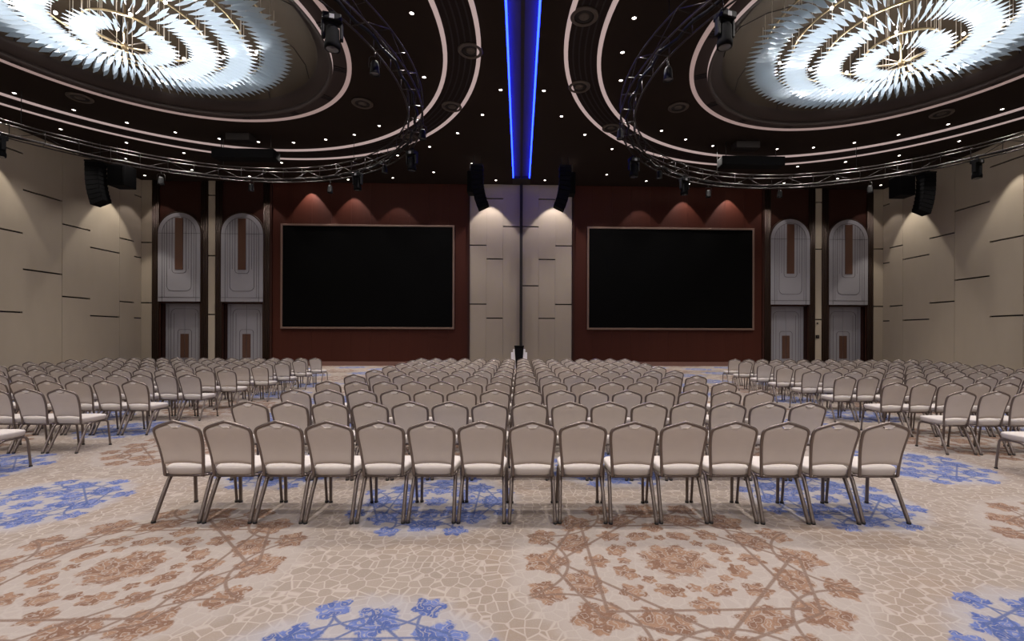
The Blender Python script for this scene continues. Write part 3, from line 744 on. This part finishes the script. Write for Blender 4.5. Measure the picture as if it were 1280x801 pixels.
def chair_parts():
    parts = {}
    mb = MB(); mb.tube([(x, back_y(z), z) for x, z in top_curve], .0155, 8, flat=.85, up=(1, 0, 0)); parts['back_frame'] = (mb, [M_chairmetal])
    # padded back panel with the hand hole under the top rail
    mb = MB(); nu, nv = 25, 12
    def panel(sgn, bulge):
        vs = []
        for j in range(nv+1):
            for i in range(nu+1):
                u = -1+2*i/nu; v = j/nv
                zb = .546-.016*u*u
                xg = u*.2
                zt = z_top(xg)-.012-.042*math.exp(-((u*.2)/.052)**4)
                zt = min(zt, z_top(xg)-.008)
                z = zb+(zt-zb)*v
                x = u*(half_w(min(z, .83))-.006)
                if z > .86: x = u*min(half_w(.83)-.006, .206)
                e = (1-abs(u)**6)*(1-abs(2*v-1)**8)
                vs.append((x, back_y(z)+sgn*(.006+bulge*e), z))
        fs = [(j*(nu+1)+i, j*(nu+1)+i+1, (j+1)*(nu+1)+i+1, (j+1)*(nu+1)+i) for j in range(nv) for i in range(nu)]
        return vs, fs
    a, f = panel(-1, .008); b, _ = panel(1, .028)
    o = len(a); fs = list(f)+[tuple(o+q for q in reversed(x)) for x in f]
    W = nu+1
    edge = [i for i in range(W)]+[j*W+nu for j in range(1, nv+1)]+[nv*W+i for i in range(nu-1, -1, -1)]+[j*W for j in range(nv-1, 0, -1)]
    for k in range(len(edge)):
        p, q = edge[k], edge[(k+1) % len(edge)]; fs.append((p, o+p, o+q, q))
    mb.add(a+b, fs, 0, True); parts['backrest'] = (mb, [M_fabric])
    # crescent grip in the hole
    mb = MB(); pts = [(.056*math.cos(PI*k/10), z_top(.056*math.cos(PI*k/10))-.012) for k in range(11)]+[(-.056*math.cos(PI*k/10), .946-.034*math.sin(PI*k/10)) for k in range(1, 10)]
    mb.prism(pts, back_y(.94)-.010, back_y(.94)+.006); parts['hand_grip'] = (mb, [M_grip])
    # seat cushion
    mb = MB(); n = 40; rings = []
    def outline(sc, z):
        out = []
        for k in range(n):
            a = 2*PI*k/n; c, q = math.cos(a), math.sin(a)
            p = 5.0
            rr = (abs(c)**p+abs(q)**p)**(-1/p)
            x = rr*c*.216*sc; y = rr*q*.228*sc
            x *= 1.0+.05*(y/.228)
            out.append((x, y+.035, z))
        return out
    prof = [(.88, .426), (.935, .430), (.965, .446), (.985, .466), (1.0, .486), (.992, .497), (.955, .505), (.85, .512), (.6, .521), (.3, .526)]
    vs = []
    for sc, z in prof: vs += outline(sc, z)
    fs = []
    for i in range(len(prof)-1):
        for j in range(n): fs.append((i*n+j, i*n+(j+1) % n, (i+1)*n+(j+1) % n, (i+1)*n+j))
    fs.append(tuple(range(n-1, -1, -1))); fs.append(tuple((len(prof)-1)*n+j for j in range(n)))
    mb.add(vs, fs, 0, True); parts['seat'] = (mb, [M_fabric2])
    # under-seat frame with its black bumpers
    mb = MB()
    for q in (-1, 1):
        mb.tube([(q*.186, back_y(.425), .425), (q*.196, -.10, .412), (q*.205, .20, .414)], .013, 6)
        mb.bbox(q*.14-.02, q*.14+.02, -.10, -.04, .40, .43, .006, 1)
    mb.tube([(-.2, .21, .414), (.2, .21, .414)], .012, 6); mb.tube([(-.186, -.16, .416), (.186, -.16, .416)], .012, 6)
    parts['seat_frame'] = (mb, [M_chairmetal, M_glide])
    legs = []
    for q in (-1, 1):
        mb = MB(); p = smooth_path([(q*.200, .165, .415), (q*.205, .235, .405), (q*.208, .25, .33), (q*.2165, .275, .012)], 2)
        mb.tube(p, .0175, 8, flat=.8, up=(0, 1, 0)); mb.cyl((q*.2165, .275, 0), (q*.2165, .275, .02), .0195, 10, 1); legs.append(mb)
        mb = MB(); p = smooth_path([(q*.198, -.02, .415), (q*.200, -.075, .40), (q*.205, -.12, .33), (q*.2165, -.27, .012)], 2)
        mb.tube(p, .0195, 8, flat=.95, up=(0, 1, 0)); mb.cyl((q*.2165, -.27, 0), (q*.2165, -.27, .02), .0195, 10, 1); legs.append(mb)
    parts['leg'] = legs
    return parts
PARTS = chair_parts()
MESH = []
def mk(name, mb, mats):
    me = mb.mesh(name, mats); bm = bmesh.new(); bm.from_mesh(me); bmesh.ops.recalc_face_normals(bm, faces=bm.faces); bm.to_mesh(me); bm.free(); return me
for nm, pm in PARTS.items():
    if nm == 'leg': MESH += [('leg', mk('leg', m, [M_chairmetal, M_glide])) for m in pm]
    else: MESH.append((nm, mk(nm, pm[0], pm[1])))
# one-piece version for the far rows
ALLM = [M_fabric, M_fabric2, M_chairmetal, M_glide, M_grip]
def whole():
    v, f, mi, sm = [], [], [], []
    for nm, me in MESH:
        o = len(v); v += [tuple(x.co) for x in me.vertices]
        for p in me.polygons:
            f.append([o+i for i in p.vertices]); mi.append(ALLM.index(me.materials[p.material_index])); sm.append(p.use_smooth)
    return v, f, mi, sm
WV, WF, WM, WS = whole()
w = MB(); w.v, w.f, w.m, w.sm = WV, WF, WM, WS
ME_WHOLE = w.mesh('banquet_chair', ALLM)

ROWY = [4.27, 5.56, 6.80, 8.06, 9.44, 10.83, 12.2, 13.55, 15.0, 16.4]
PITCH = [.4795, .490, .497, .503, .507, .510, .513, .516, .520, .524]
LX = [None, -6.85, -6.89, -6.87, -6.90, -7.03, -7.03, -7.13, -7.33, -7.42]
RX = [None, 6.60, 6.62, 6.66, 6.74, 6.94, 7.10, 7.28, 7.42, 7.72]
f_px = 569.; cyw = R(1.696)
def on_screen(x, y):
    xr = (x+.056)*math.cos(cyw)-y*math.sin(cyw); d = (x+.056)*math.sin(cyw)+y*math.cos(cyw)
    return 666.8+f_px*xr/d
chairs = []
for n in range(10):
    for i in range(15):
        chairs.append((.072+(i-7)*PITCH[n], ROWY[n], n, 'm', i))
    if n >= 1:
        for i in range(16): chairs.append((LX[n]-i*.497, ROWY[n], n, 'l', i))
        for i in range(15): chairs.append((RX[n]+i*.497, ROWY[n], n, 'r', i))
place = []
for x, y, n, blk, i in chairs:
    yy = y-.025*x
    sx = on_screen(x, yy+.3); half_px = .33*f_px/yy
    if sx+half_px < -6 or sx-half_px > 1286: continue
    place.append((math.hypot(x, yy), x, yy, n, blk, i))
place.sort()
ROWN = ['first', 'second', 'third', 'fourth', 'fifth', 'sixth', 'seventh', 'eighth', 'ninth', 'tenth']
rest = MB(); made = 0; proto = None
for d, x, y, n, blk, i in place:
    x += random.uniform(-.002, .002); y += random.uniform(-.012, .012)
    rz = R(random.uniform(-.3, .3))+R(-1.4)
    loc = (x, y+.305, 0)
    if blk == 'm': lb = f'beige banquet chair, {ORD[i+1]} from the left in the {ROWN[n]} row of the middle block'
    else: lb = f'beige banquet chair, {ORD[i+1]} from the aisle in the {ROWN[n-1]} row of the {"left" if blk == "l" else "right"} block'
    grp = {'m': 'chairs of the middle block', 'l': 'chairs of the left block', 'r': 'chairs of the right block'}[blk]
    if made < 300:
        if n <= 6:
            if proto is None:
                proto = empty('banquet_chair', loc, lb, 'chair', grp, rz)
                for nm, me in MESH:
                    o = bpy.data.objects.new(nm, me); COL.objects.link(o); o.parent = proto
            else: dup(proto, loc, rz, lb, grp)
        else:
            o = bpy.data.objects.new('banquet_chair', ME_WHOLE); COL.objects.link(o); o.location = loc; o.rotation_euler = (0, 0, rz); tag(o, lb, 'chair', grp)
        made += 1
    else:
        rest.add(WV, WF, 0, True, Matrix.Translation(loc) @ Matrix.Rotation(rz, 4, 'Z')); rest.m[-len(WM):] = WM; rest.sm[-len(WS):] = WS
if rest.v:
    o = bpy.data.objects.new('banquet_chair_rows', rest.mesh('banquet_chair_rows', ALLM)); COL.objects.link(o)
    tag(o, 'farthest beige chairs at the back of the side blocks', 'chair', None, 'stuff')
print('CHAIRS in view', len(place), 'separate', made)

# ------------------------------------------------------------------ camera, world, view
cam = bpy.data.cameras.new('camera'); co = bpy.data.objects.new('camera', cam); COL.objects.link(co); SC.camera = co
cam.sensor_fit = 'HORIZONTAL'; cam.sensor_width = 36.; cam.lens = 36.*569/1280
cam.shift_x = (640-666.8)/1280; cam.shift_y = (420.3-400.5)/1280; cam.clip_end = 200
co.matrix_world = Matrix.Translation((-.056, 0, 1.77)) @ Matrix.Rotation(-R(1.696), 4, 'Z') @ Matrix.Rotation(PI/2, 4, 'X') @ Matrix.Rotation(R(.1665), 4, 'Z')
wd = bpy.data.worlds.new('world'); SC.world = wd; wd.use_nodes = True
wd.node_tree.nodes['Background'].inputs[0].default_value = (.02, .018, .016, 1); wd.node_tree.nodes['Background'].inputs[1].default_value = .3
vs = SC.view_settings; SC.display_settings.display_device = 'sRGB'
vs.view_transform = 'Standard'; vs.look = 'None'; vs.gamma = 1; vs.use_curve_mapping = False; vs.exposure = 0.6
SC.cycles.use_denoising = True; SC.cycles.max_bounces = 8; SC.cycles.diffuse_bounces = 4; SC.cycles.transparent_max_bounces = 24; SC.cycles.sample_clamp_indirect = 4
